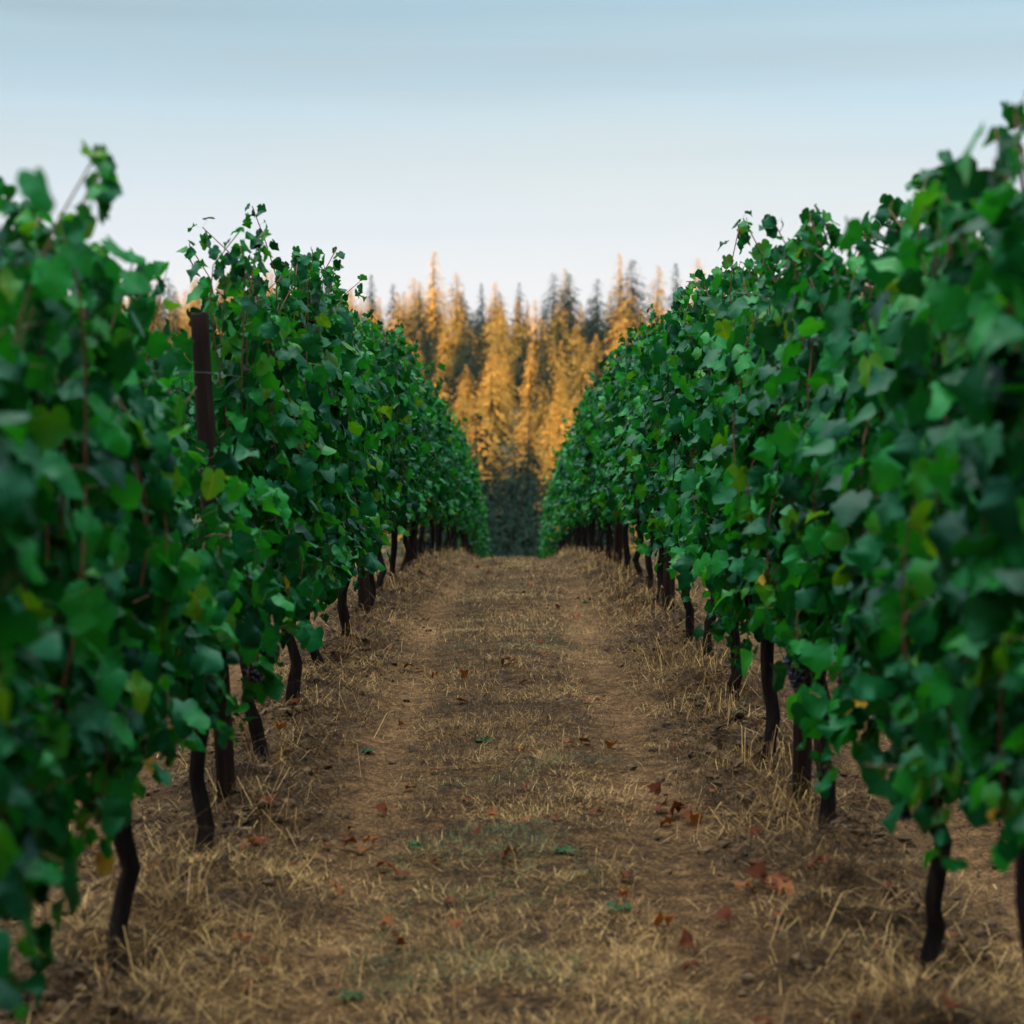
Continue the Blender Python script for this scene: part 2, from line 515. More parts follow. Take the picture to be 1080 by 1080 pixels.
def place_leaves(pos, tip, nrm, size, tint, templates, rg):
    """Copies the leaf templates to every position and returns verts, tris, quads, tint."""
    tip = norm(tip)
    nrm = norm(nrm - (nrm * tip).sum(1, keepdims=True) * tip)
    side = np.cross(tip, nrm)
    pick = rg.integers(0, len(templates), len(pos))
    V, T, Q, A = [], [], [], []
    n = 0
    for k, (tv, tt, tq) in enumerate(templates):
        s = np.where(pick == k)[0]
        if not len(s):
            continue
        wx = rg.uniform(.85, 1.1, (len(s), 1, 1))
        wz = rg.uniform(.5, 1.5, (len(s), 1, 1))
        v = (pos[s][:, None, :] + size[s][:, None, None] * (
            tv[None, :, 0:1] * wx * side[s][:, None, :] + tv[None, :, 1:2] * tip[s][:, None, :] + tv[None, :, 2:3] * wz * nrm[s][:, None, :]))
        m_ = len(tv)
        off = n + np.arange(len(s))[:, None, None] * m_
        V.append(v.reshape(-1, 3)); T.append((tt[None] + off).reshape(-1, 3))
        if len(tq):
            Q.append((tq[None] + off).reshape(-1, 4))
        A.append((tint[s][:, None] + np.where(np.arange(m_) < 4, .05, np.where(np.arange(m_) % 3 == 1, -.04, 0.0))[None] * (tint[s] < .9)[:, None]).ravel())
        n += len(s) * m_
    return np.concatenate(V), np.concatenate(T), (np.concatenate(Q) if Q else np.zeros((0, 4), int)), np.concatenate(A)


def vine_parts(seed, low=False, hi=(1.96, 2.32), reject=None, nsh=24, fill=440, zl0=.56, half=0.80, lowleaf=1.0, thick=.88, tall=.14):
    """One trellised vine: wood mesh and leaf mesh, origin at the trunk's foot, the row along Y."""
    rg = np.random.default_rng(seed)
    tb = Tubes(); cn = Tubes()
    # trunk
    zt = 0.74
    k = 11
    s = np.linspace(0, 1, k)
    ph = rg.uniform(0, 6.28, 4)
    lean = rg.normal(0, .05, 2)
    tx = .030 * np.sin(s * 5 + ph[0]) * s + lean[0] * s * (1 - .3 * s) + .012 * np.sin(s * 13 + ph[1])
    ty = .045 * np.sin(s * 4 + ph[2]) * s + lean[1] * s + .012 * np.sin(s * 11 + ph[3])
    tp = np.column_stack([tx, ty, -.12 + s * (zt + .12)])
    rad = np.interp(s, [0, .12, .25, .8, .92, 1], [.046, .036, .029, .028, .040, .036]) * rg.uniform(.85, 1.12)
    tp[1:-1] += rg.normal(0, .007, (k - 2, 3)) * [1, 1, 0]
    tb.add(tp, rad, 10, .30, rg)
    head = tp[-1]
    for sg in (-1, 1):                                  # the two arms tied along the fruiting wire
        kk = 8
        u = np.linspace(0, 1, kk)
        ap = np.column_stack([head[0] * (1 - u) + rg.normal(0, .008, kk), head[1] + sg * u * (half - .05), head[2] - .03 + .09 * np.sin(u * 2.2) + rg.normal(0, .006, kk)])
        tb.add(ap, np.linspace(.024, .009, kk), 7, .15, rg)
    pos, out, sz, tn = [], [], [], []

    def shoot(path, r0, step=.046, leafscale=.80):
        path = np.asarray(path)
        if reject is not None:
            bad = np.where(reject(path, rg))[0]
            if len(bad):
                path = path[:bad[0]]
            if len(path) < 3:
                return
        cn.add(path, np.linspace(r0, .0024, len(path)), 5)
        seg = np.linalg.norm(np.diff(path, axis=0), axis=1)
        L = np.concatenate([[0], np.cumsum(seg)])
        at_ = np.arange(.05, L[-1], step)
        al = rg.choice([-1, 1])
        for q_, d in enumerate(at_):
            pnt = np.array([np.interp(d, L, path[:, c_]) for c_ in range(3)])
            al = -al
            sidex = 1 if (pnt[0] + al * .16) > 0 else -1
            o = np.array([sidex * rg.uniform(.4, 1.0), rg.normal(0, .55), rg.uniform(-.1, .55)])
            o /= np.linalg.norm(o)
            f = d / L[-1]
            pos.append(pnt); out.append(o)
            sz.append(leafscale * rg.uniform(.078, .122) * (1 if f < .75 else 1.0 - 1.9 * (f - .75)))
            tn.append(rg.random())
        for q_ in range(4):                             # the young leaves at the tip
            o = np.array([rg.normal(0, .6), rg.normal(0, .6), rg.uniform(.2, 1.2)])
            pos.append(path[-1] - np.array([0, 0, .03 * q_])); out.append(o / np.linalg.norm(o))
            sz.append(rg.uniform(.032, .056)); tn.append(rg.uniform(.2, 1.0))

    for k_ in range(nsh):
        y0 = -half + (k_ + rg.random()) / nsh * 2 * half
        top = rg.uniform(*hi)
        if rg.random() < tall:
            top += rg.uniform(.04, .16)
        m_ = 12
        u = np.linspace(0, 1, m_)
        drift = rg.normal(0, .09)
        bow = rg.normal(0, .10) * thick
        px_ = rg.normal(0, .03) + bow * np.sin(u * 3.1) + rg.normal(0, .10) * u ** 2 + .015 * np.sin(u * 9 + rg.random() * 6)
        py_ = y0 + drift * u + .03 * np.sin(u * 7 + rg.random() * 6)
        pz_ = .72 + (top - .72) * u
        if top > 2.2:                                   # tall tips arch over
            bend = np.clip((pz_ - 2.1) / .3, 0, 1) ** 2
            px_ = px_ + bend * rg.normal(0, .12)
            py_ = py_ + bend * rg.normal(0, .16)
        shoot(np.column_stack([px_, py_, pz_]), .0048)
    for k_ in range(14):                                # laterals that spill out of the wall and hang
        sg = rg.choice([-1, 1])
        y0 = rg.uniform(-half, half); z0 = rg.uniform(.85, 1.7)
        zl = zl0 + rg.uniform(0, .36) + max(0, z0 - 1.2) * .8
        u = np.linspace(0, 1, 8)
        xr = sg * (.05 + (rg.uniform(.12, .26) * thick) * np.sin(u * 2.0))
        shoot(np.column_stack([xr, y0 + rg.normal(0, .15) * u, z0 + .08 * np.sin(u * 3) - (z0 - zl) * u ** 1.4]), .003, .050, .80 * lowleaf)
    nf = fill
    fp = np.column_stack([rg.normal(0, .13, nf) * thick, rg.uniform(-half, half, nf), zl0 + .10 + (min(1.98, hi[0] + .06) - zl0) * rg.beta(1.15, 1.2, nf)])
    fo = np.column_stack([np.where(fp[:, 0] > 0, 1, -1) * rg.uniform(.3, 1, nf), rg.normal(0, .55, nf), rg.uniform(-.2, .5, nf)])
    pos = np.concatenate([np.array(pos), fp]); out = np.concatenate([np.array(out), norm(fo)])
    sz = np.concatenate([np.array(sz), rg.uniform(.055, .098, nf)]); tn = np.concatenate([np.array(tn), rg.random(nf)])
    n = len(pos)
    pet = sz * rg.uniform(.45, .95, n)
    base = pos + out * pet[:, None]
    if reject is not None:
        keep = ~reject(base, rg)
        pos, out, sz, tn, base = pos[keep], out[keep], sz[keep], tn[keep], base[keep]
        n = len(pos)
    up = np.array([0, 0, 1.0])
    tip = out * rg.uniform(.05, .6, (n, 1)) - up * rg.uniform(.45, 1.0, (n, 1)) + rg.normal(0, .28, (n, 3))
    nr = out * rg.uniform(.35, 1.1, (n, 1)) + up * rg.uniform(.1, .9, (n, 1)) + rg.normal(0, .33, (n, 3))
    tint = np.clip(.02 + .80 * tn ** 1.3 + rg.normal(0, .05, n), 0, .88)
    lowz = base[:, 2] < 1.0
    odd = rg.random(n)
    tint = np.where(odd < .025, .89, tint)
    tint = np.where((odd < .006) & lowz, 1.0, tint)
    if low:
        V, T, Q, A = place_leaves(base, tip, nr, sz * 1.08, tint, [LOWT], rg)
        crown = ("leaf_canopy", V, [T], [M_LEAF], {"tint": A}, None)
    else:
        V, T, Q, A = place_leaves(base, tip, nr, sz, tint, TEMPL, rg)
        # petioles
        w = norm(np.cross(out, up + rg.normal(0, .2, (n, 3)))) * .0014
        pv = np.stack([pos - w, pos + w, base + w, base - w], 1).reshape(-1, 3)
        pq = np.arange(4 * n).reshape(-1, 4) + len(V)
        crown = ("leaf_canopy", np.concatenate([V, pv]), [T, Q, pq], [M_LEAF, M_CANE],
                 {"tint": np.concatenate([A, np.zeros(4 * n)])},
                 np.concatenate([np.zeros(len(T) + len(Q)), np.ones(n)]))
    v1, q1, t1 = tb.out(); v2, q2, t2 = cn.out()
    o1 = len(v1)
    wood = ("trunk", np.concatenate([v1, v2]), [q1, q2 + o1, t1, t2 + o1], [M_BARK, M_CANE], None,
            np.concatenate([np.zeros(len(q1)), np.ones(len(q2)), np.zeros(len(t1)), np.ones(len(t2))]))
    mk = lambda a: np_mesh(a[0], a[1], a[2], a[3], a[4], a[5])
    return mk(wood), mk(crown), tp


# grape cluster mesh
def cluster_mesh(seed):
    rg = np.random.default_rng(seed)
    me0 = bpy.data.meshes.new("tmp")
    import bmesh
    bm = bmesh.new()
    bmesh.ops.create_icosphere(bm, subdivisions=2, radius=1.0)
    bv = np.array([v.co[:] for v in bm.verts]); bf = np.array([[v.index for v in f.verts] for f in bm.faces])
    bm.free(); bpy.data.meshes.remove(me0)
    V, F, n = [], [], 0
    for z in np.linspace(0, -.115, 12):
        rr_ = .026 * (1 - (abs(z) / .14) ** 1.6) + .003
        for a in np.arange(0, 6.28, 6.28 / max(3, int(rr_ / .0024))):
            c_ = np.array([rr_ * math.cos(a + z * 90), rr_ * math.sin(a + z * 90), z]) + rg.normal(0, .003, 3)
            V.append(bv * rg.uniform(.0078, .0096) + c_); F.append(bf + n); n += len(bv)
    tb = Tubes(); tb.add([(0, 0, .07), (.004, 0, .03), (0, 0, -.02)], [.002, .002, .002], 5)
    v, q_, tt = tb.out()
    return np_mesh("grape_cluster", np.concatenate(V + [v]), [np.concatenate(F), tt + n, q_ + n], [M_GRAPE])


CLUSTERS = [cluster_mesh(1), cluster_mesh(2)]

# ------------------------------------------------------------------ trellis posts
def post_mesh(seed, h, w):
    rg = np.random.default_rng(seed)
    k = 22
    z = np.linspace(-.25, h, k)
    an = (np.arange(16) + .5) / 16 * 2 * math.pi
    sq = 1 / np.maximum(np.abs(np.cos(an)), np.abs(np.sin(an))) ** .55
    V = []
    for i, zz in enumerate(z):
        r_ = w * .5 * sq * (1 + .03 * rg.normal(0, 1, 16)) * (1.08 - .10 * i / k)
        V.append(np.column_stack([r_ * np.cos(an), r_ * np.sin(an), np.full(16, zz) + (rg.normal(0, .004, 16) if i == k - 1 else 0)]))
    V.append(V[-1] * [.86, .86, 1] + [0, 0, .008])
    k += 1
    V.append(np.array([[0, 0, h + .006]]))
    i = np.arange(k - 1)[:, None] * 16; j = np.arange(16)[None, :]; j2 = (j + 1) % 16
    q_ = np.stack([i + j, i + j2, i + 16 + j2, i + 16 + j], -1).reshape(-1, 4)
    top = np.stack([(k - 1) * 16 + np.arange(16), (k - 1) * 16 + (np.arange(16) + 1) % 16, np.full(16, k * 16)], -1)
    return np_mesh("post_shaft", np.concatenate(V), [q_, top], [M_POST])


def staple_mesh():
    tb = Tubes()
    tb.add([(-.012, 0, .016), (.012, 0, .018), (.016, 0, 0), (.012, 0, -.018), (-.012, 0, -.016)], [.0022] * 5, 5)
    v, q_, tt = tb.out()
    return np_mesh("wire_staple", v, [q_, tt], [M_STEEL])


POSTS = [post_mesh(1, 1.97, .070), post_mesh(2, 1.95, .085), post_mesh(3, 2.0, .09)]
STAPLE = staple_mesh()
ORD = ["nearest", "second", "third", "fourth", "fifth", "sixth", "seventh", "eighth", "ninth", "tenth", "eleventh", "twelfth",
       "thirteenth", "fourteenth", "fifteenth", "sixteenth", "seventeenth", "eighteenth", "nineteenth", "twentieth"]
WIRES = (.76, 1.05, 1.38, 1.72)
post_spots = {-1: [8.27, 15.9, 23.6, 31.3, 39.0, 46.7], 1: [8.3, 15.6, 23.2, 30.9, 38.6, 46.3]}
for sg in (-1, 1):
    side = "left" if sg < 0 else "right"
    for i, y in enumerate(post_spots[sg]):
        x = sg * 1.15
        p = empty("trellis_post", (x, y, float(G(x, y)) - .06))
        p.rotation_euler = (0, sg * (R(2.8) if i == 0 and sg < 0 else R(1.2) * (1 if i % 2 else .4)), 0)
        if i == 0:
            lab = ("dark brown wooden post standing bare-topped above the leaves of the left row" if sg < 0
                   else "dark wooden post low in the right row, its foot behind tall straw grass")
        elif i < 3:
            lab = f"dark wooden trellis post, {ORD[i]} one along the vine row {side} of the track"
        else:
            lab = f"far dark trellis post mostly hidden in the vine row {side} of the track"
        tag(p, lab, "post", f"trellis posts in the {side} row")
        link("post_shaft", POSTS[i % 3], p)
        if i < 2:
            for zz in WIRES[1:]:
                s_ = link("wire_staple", STAPLE, p, (-sg * .045, 0, zz))

# ------------------------------------------------------------------ vines
def left_gap(yv):
    """The near left wall is thin on its inner face, so the bare-topped post stands clear of it."""
    def f(b, rg):
        d = b[:, 1] + yv
        x = b[:, 0] - 1.15
        return (d > 4.9) & (d < 8.25) & (b[:, 2] > 1.22) & (b[:, 2] < 2.02) & (x > -.163 * d) & (rg.random(len(b)) < np.where(b[:, 2] > 1.5, .95, .72))
    return f


spots = {-1: [2.95, 4.45, 5.96, 7.40, 9.20, 10.6, 12.4, 14.0, 16.5], 1: [2.85, 4.35, 5.86, 7.65, 9.2, 11.1, 12.75, 13.9, 16.4]}
for sg in (-1, 1):
    y = spots[sg][-1]
    while y < 84:
        y += 1.5
        spots[sg].append(round(y + float(rng.uniform(-.12, .12)), 2))
FARV = [vine_parts(300 + i, low=True) for i in range(6)]
MIDV = [vine_parts(200 + i) for i in range(6)]


def put_vine(x, y, parts, lab, group, rz=0.0, clusters=0, seed=0, tilt=0.0):
    v = empty("grapevine", (x, y, float(G(x, y)) - .03), rz)
    v.rotation_euler = (0, tilt, rz)
    tag(v, lab, "grapevine", group)
    link("trunk", parts[0], v)
    link("leaf_canopy", parts[1], v)
    rg = np.random.default_rng(seed + 5)
    for k in range(clusters):
        c_ = link("grape_cluster", CLUSTERS[k % 2], v, (float(rg.uniform(-.16, .16)), float(rg.uniform(-.55, .55)), float(rg.uniform(.64, .86))))
        c_.rotation_euler = (float(rg.normal(0, .15)), float(rg.normal(0, .15)), float(rg.uniform(0, 6)))
    return v


NOTE = {(-1, 2): "leaves hanging low around its dark trunk", (-1, 3): "its slim trunk just before the bare-topped post",
        (-1, 4): "its trunk just behind the bare-topped post",
        (1, 2): "a tuft of leaves low on its dark trunk", (1, 3): "with a crooked black trunk beside the post",
        (1, 4): "its trunk leaning behind the post"}
for sg in (-1, 1):
    side = "left" if sg < 0 else "right"
    grp = f"grapevines in the row {side} of the track"
    for i, y in enumerate(spots[sg]):
        x = sg * 1.15 + float(rng.normal(0, .025))
        if y < 17:
            kw = {}
            if sg < 0:
                if i in (2, 3): kw = dict(reject=left_gap(y), hi=((1.85, 2.08) if i == 2 else (1.45, 1.75)), tall=0)
                if i == 4: kw = dict(hi=(2.04, 2.36), reject=left_gap(y))
                if i < 2: kw = dict(hi=((1.90, 2.14) if i == 0 else (2.04, 2.30)), tall=.05)
            else:
                kw = dict(hi=(1.97, 2.32)) if i > 2 else dict(hi=((1.88, 2.12) if i < 2 else (2.02, 2.30)), tall=.06)
            if i < 3:
                kw["zl0"] = (.50 if i < 2 else .54) if sg < 0 else .58
            parts = vine_parts(1000 + i * 2 + (sg > 0), **kw)
            rz = 0
        elif y < 34:
            parts = MIDV[(i * 5 + (sg > 0)) % 6]; rz = math.pi if i % 3 == 1 else 0
        else:
            parts = FARV[(i * 5 + (sg > 0) * 2) % 6]; rz = math.pi if i % 2 else 0
        if i < 15:
            lab = f"{ORD[i]} leafy grapevine in the row {side} of the track"
            if (sg, i) in NOTE:
                lab = f"{ORD[i]} grapevine in the row {side} of the track, {NOTE[(sg, i)]}"
                lab = " ".join(lab.split()[:16]) if len(lab.split()) <= 16 else f"{ORD[i]} grapevine in the {side} row, {NOTE[(sg, i)]}"
        else:
            lab = f"small far grapevine where the row {side} of the track passes over the crest"
        put_vine(x, y, parts, lab, grp, rz, 2 if y < 17 else (1 if y < 24 else 0), i * 7 + sg, 0)
    for k, xr in enumerate((sg * 3.45, sg * 5.75)):
        ys = np.arange(5.2 + .5 * k, (34, 26)[k], 1.5)
        for i, y in enumerate(ys):
            where = ("next row beyond the " if k == 0 else "second row beyond the ") + side + " row"
            put_vine(xr + float(rng.normal(0, .03)), float(y + rng.uniform(-.1, .1)), MIDV[(i * 5 + k + (sg > 0)) % 6],
                     f"grapevine in the {where}, glimpsed through gaps between the leaves", f"grapevines in the {where}",
                     math.pi if i % 2 else 0)
    # training wires of the two rows along the track
    for zz in WIRES:
        tb = Tubes()
        yy = np.arange(-1.5, 84, 1.5)
        tb.add(np.column_stack([np.full(len(yy), sg * 1.15 - sg * .045), yy, G(np.full(len(yy), sg * 1.15), yy) * 0 + np.interp(yy, _yy, _zz) + .05 + zz - .02 * np.abs(np.sin(yy * .41))]), [.0012] * len(yy), 5)
        v, q_, tt = tb.out()
        nm = {.76: "lowest", 1.05: "second lowest", 1.38: "second highest", 1.72: "highest"}[zz]
        tag(link("trellis_wire", np_mesh("trellis_wire", v, [q_, tt], [M_STEEL])),
            f"thin steel trellis wire, {nm} of four running through the {side} row", "wire", "trellis wires")

# ------------------------------------------------------------------ ground cover
def blades(px_, py_, L, az, el, bend, w, tint):
    n = len(px_)
    z = G(px_, py_) - .004
    base = np.column_stack([px_, py_, z])
    h = np.column_stack([np.cos(az), np.sin(az), np.zeros(n)])
    up = np.array([0, 0, 1.0])
    sd = np.column_stack([-np.sin(az), np.cos(az), np.zeros(n)]) * (w / 2)[:, None]
    d1 = h * np.cos(el)[:, None] + up * np.sin(el)[:, None]
    mid = base + d1 * (L * .55)[:, None]
    el2 = el - bend
    tip = mid + (h * np.cos(el2)[:, None] + up * np.sin(el2)[:, None]) * (L * .45)[:, None]
    low = tip[:, 2] < z - .005
    tip[low, 2] = z[low] + .006
    V = np.stack([base - sd, base + sd, mid + sd * .8, mid - sd * .8, tip], 1).reshape(-1, 3)
    o = np.arange(n)[:, None] * 5
    return V, o + np.array([[0, 1, 2, 3]]), o + np.array([[3, 2, 4]]), np.repeat(tint, 5)


def grass_set(n, xlo, xhi, ylo, yhi, dens, Lr, elr, bendr, wr, tintf, rg):
    # more blades where they are seen larger
    u = rg.random(n)
    y = ylo * (yhi / ylo) ** u
    x = rg.uniform(xlo, xhi, n)
    keep = rg.random(n) < dens(x, y)
    x, y = x[keep], y[keep]
    m_ = len(x)
    w = rg.uniform(*wr, m_) * np.clip(y / 12, 1, 2.4)
    return blades(x, y, rg.uniform(*Lr, m_) * rg.uniform(.7, 1.3, m_), rg.uniform(0, 6.283, m_), rg.uniform(*elr, m_), rg.uniform(*bendr, m_), w, tintf(x, y, rg))


def t_straw(x, y, rg):
    v = .36 + .32 * rg.normal(0, 1, len(x)) + .6 * N3(x / .4, y / .4)
    v = np.clip(v, 0, .89)
    gr = (N4(x / .5 + 20, y / .5) > .16) & (np.abs(x) < .5) & (rg.random(len(x)) < .28)
    return np.where(gr, rg.uniform(.93, 1, len(x)), v)


def t_long(x, y, rg):
    v = np.clip(.60 + .22 * rg.normal(0, 1, len(x)), .1, .9)
    return np.where(rg.random(len(x)) < .03, .95, v)


def d_track(x, y):
    c_ = np.clip(1 - rut_w(x, y) * .82, 0, 1) * np.clip(1.05 - .8 * berm_w(x, y), 0, 1)
    return np.clip(c_ * (.68 + 1.5 * N2(x / .17, y / .2) + .8 * N1(x / .7, y / .8)), .04, 1)


def d_berm(x, y):
    return np.clip(berm_w(x, y) * (.30 + 2.4 * N3(x / .33, y / .37)) * 1.2, 0, 1)


def d_tuft(x, y):
    k = np.abs(np.abs(x) - 1.02) + np.clip((6.6 - y) * .12, 0, 1)
    rightbias = np.where(x > 0, 1.25, .55)
    return np.clip(np.exp(-(k / .16) ** 2) * rightbias * np.clip(.0 + 3.6 * N2(x / .28 + 9, y / .42), 0, 1), 0, 1)


rg = np.random.default_rng(77)
sets = [
    grass_set(760000, -1.6, 1.6, 4.2, 44, d_track, (.03, .10), (.0, .50), (-.2, .7), (.0011, .0022), t_straw, rg),
    grass_set(90000, -1.2, 1.2, 4.2, 44, d_track, (.05, .11), (.4, 1.3), (.2, 1.2), (.0011, .0020), t_straw, rg),
    grass_set(260000, -1.9, 1.9, 4.2, 44, d_berm, (.07, .26), (.0, .7), (.2, 1.5), (.0013, .0026), t_straw, rg),
    grass_set(75000, -1.7, 1.7, 4.4, 48, d_tuft, (.16, .34), (.3, 1.4), (.4, 2.4), (.0018, .0034), t_long, rg),
    grass_set(70000, -6, 6, 4.5, 34, lambda x, y: np.clip((np.abs(x) - 1.5) / .2, 0, 1) * .6, (.04, .13), (.05, .8), (.0, .8), (.003, .006), t_straw, rg),
]
V, Q, T, A, n = [], [], [], [], 0
for v, q_, tt, a in sets:
    V.append(v); Q.append(q_ + n); T.append(tt + n); A.append(a); n += len(v)
me = np_mesh("dry_grass", np.concatenate(V), [np.concatenate(Q), np.concatenate(T)], [M_GRASS], {"tint": np.concatenate(A)}, smooth=False)
tag(link("dry_grass", me), "dry straw-coloured grass and stubble on the track and along the vine rows", "grass", None, "stuff")

# crumbled soil along the banks under the vines
def clods(n, rg_):
    ib = bmesh.new(); bmesh.ops.create_icosphere(ib, subdivisions=1, radius=1.0)
    bv = np.array([v.co[:] for v in ib.verts]); bf = np.array([[v.index for v in f.verts] for f in ib.faces]); ib.free()
    y = 4.3 * (30 / 4.3) ** rg_.random(n)
    x = rg_.choice([-1, 1], n) * 1.15 + rg_.normal(-.0, .21, n)
    keep = (N1(x / .35 + 3, y / .4) > -.12)
    x, y = x[keep], y[keep]; n = len(x)
    r_ = .006 + .022 * rg_.random(n) ** 3
    k = len(bv)
    v = bv[None] * (1 + .35 * rg_.normal(0, 1, (n, k, 1)).clip(-1.2, 1.2)) * r_[:, None, None] * np.array([1.1, 1.0, .75])
    a = rg_.uniform(0, 6.28, n)[:, None]
    vx = v[..., 0] * np.cos(a) - v[..., 1] * np.sin(a); vy = v[..., 0] * np.sin(a) + v[..., 1] * np.cos(a)
    v = np.stack([vx + x[:, None], vy + y[:, None], v[..., 2] + (G(x, y) + r_ * .35)[:, None]], -1)
    f = (bf[None] + (np.arange(n) * k)[:, None, None]).reshape(-1, 3)
    return v.reshape(-1, 3), f, np.repeat(rg_.random(n), k)


v, f, a = clods(9000, np.random.default_rng(3))
M_CLOD = simple("crumbled_soil", [(0.32, (0.022, 0.014, 0.009)), (0.5, (0.075, 0.047, 0.027)), (0.68, (0.17, 0.11, 0.06))], 18, 0.95, spec=.15)
tag(link("soil_clods", np_mesh("soil_clods", v, [f], [M_CLOD], smooth=False)), "crumbled dark soil clods on the banks under the vine rows", "soil", None, "stuff")

# fallen leaves, one by one
def dry_leaf_mesh(seed):
    rg_ = np.random.default_rng(seed)
    v, tt, q_, a = place_leaves(np.zeros((1, 3)), np.array([[0, 1.0, .05]]), np.array([[rg_.normal(0, .2), 0, 1.0]]), np.array([1.0]),
                                np.array([rg_.random()]), [DRYT[seed % 3]], rg_)
    v = v - v.mean(0) * [1, 1, 0]
    v[:, 2] -= v[:, 2].min()
    return np_mesh("fallen_leaf", v, [tt, q_], [M_DRYLEAF], {"tint": a})


DRY = [dry_leaf_mesh(i) for i in range(7)]


def ground_at(px_, py_):
    """Where the sight line of a pixel of the photograph meets the ground near the camera."""
    d = 2200 * EYE / max(py_ - 419, 1)
    for _ in range(6):
        x = (px_ - 543) / 2200 * d
        d = 2200 * (EYE - float(G(x, d))) / (py_ - 419)
    return (px_ - 543) / 2200 * d, d


rg = np.random.default_rng(5)
KNOWN = {"clump": [(700, 862), (716, 868), (728, 874), (706, 876), (722, 862), (735, 878)],
         "pair": [(366, 902), (388, 900), (378, 906)],
         "bigright": [(800, 942), (815, 948), (832, 956), (790, 950), (822, 940)],
         "tan": [(278, 874), (272, 896), (260, 905)]}
LAB = {"clump": ("red fallen leaf in the red clump on the right wheel track", "red leaves clumped on the right wheel track"),
       "pair": ("reddish fallen leaf of the small group on the left wheel track", "small group of leaves on the left wheel track"),
       "bigright": ("large curled red leaf in the heap by the right row's bank", "curled leaves by the right bank"),
       "tan": ("orange curled leaf in the straw below the bare-topped post", "orange leaves below the bare-topped post"),
       "left": ("red-brown fallen leaf lying loose on the left half of the track", "scattered leaves on the left half"),
       "mid": ("red-brown fallen leaf lying loose in the middle of the track", "scattered leaves along the middle"),
       "right": ("red-brown fallen leaf lying loose on the right half of the track", "scattered leaves on the right half"),
       "berm": ("red-brown fallen leaf caught in the rough bank under the vines", "leaves caught under the vines")}
leafspots = []
for k, lst in KNOWN.items():
    for (a, b_) in lst:
        x, y = ground_at(a, b_)
        leafspots.append((x, y, k, float(rg.uniform(.048, .070))))
for _ in range(130):
    y = float(4.6 * (30 / 4.6) ** rg.random())
    x = float(rg.uniform(-1.3, 1.3))
    k = "berm" if abs(x) > .9 else ("left" if x < -.35 else ("right" if x > .35 else "mid"))
    leafspots.append((x, y, k, float(rg.uniform(.030, .060))))
for (a, b_) in [(554, 838), (415, 1010), (460, 918), (548, 800), (800, 890), (748, 778), (300, 800), (400, 865), (690, 845), (560, 800), (600, 790), (330, 820), (660, 870), (520, 870), (700, 990), (765, 985), (1005, 1005), (105, 925), (90, 905)]:
    x, y = ground_at(a, b_)
    k = "berm" if abs(x) > .9 else ("left" if x < -.35 else ("right" if x > .35 else "mid"))
    leafspots.append((x, y, k, float(rg.uniform(.038, .058))))
for (x, y, k, s_) in leafspots:
    o = link("fallen_leaf", DRY[int(rg.integers(0, 7))])
    o.location = (x, y, float(G(x, y)) + .012)
    o.rotation_euler = (float(rg.normal(0, .25)), float(rg.normal(0, .25)), float(rg.uniform(0, 6.28)))
    o.scale = (s_, s_, s_ * .8)
    tag(o, LAB[k][0], "fallen leaf", LAB[k][1])

# small green weeds
def weed_mesh(seed):
    rg_ = np.random.default_rng(seed)
    n_ = 11
    az = rg_.uniform(0, 6.28, n_)
    tip = np.column_stack([np.cos(az), np.sin(az), rg_.uniform(.05, .5, n_)])
    nr = np.column_stack([-np.cos(az) * .3, -np.sin(az) * .3, np.ones(n_)]) + rg_.normal(0, .2, (n_, 3))
    b_ = np.column_stack([np.cos(az), np.sin(az), np.full(n_, .3)]) * rg_.uniform(.0, .03, (n_, 1))
    v, tt, q_, a = place_leaves(b_, tip, nr, rg_.uniform(.016, .036, n_), rg_.random(n_), TEMPL, rg_)
    return np_mesh("weed", v, [tt, q_], [M_WEED], {"tint": a})


WD = [weed_mesh(i) for i in range(3)]
for i, (a, b_, lab) in enumerate([
        (436, 899, "dark green low weed on the left wheel track near its leaf group"),
        (655, 968, "green weed sprig right of centre at the front of the track"),
        (508, 786, "green weed tuft near the middle of the track, left of centre"),
        (597, 905, "green weed lying in the dry grass right of the track's middle"),
        (385, 797, "flat green weed at the edge of the left wheel track"),
        (366, 1063, "small bright green sprout at the front edge of the track"),
        (616, 638, "green tuft by the right wheel track, close below the crest")]):
    x, y = ground_at(a, b_)
    o = link("weed", WD[i % 3])
    o.location = (x, y, float(G(x, y)) + .012)
    o.rotation_euler = (0, 0, i * 1.3)
    tag(o, lab, "weed", "green weeds on the track")

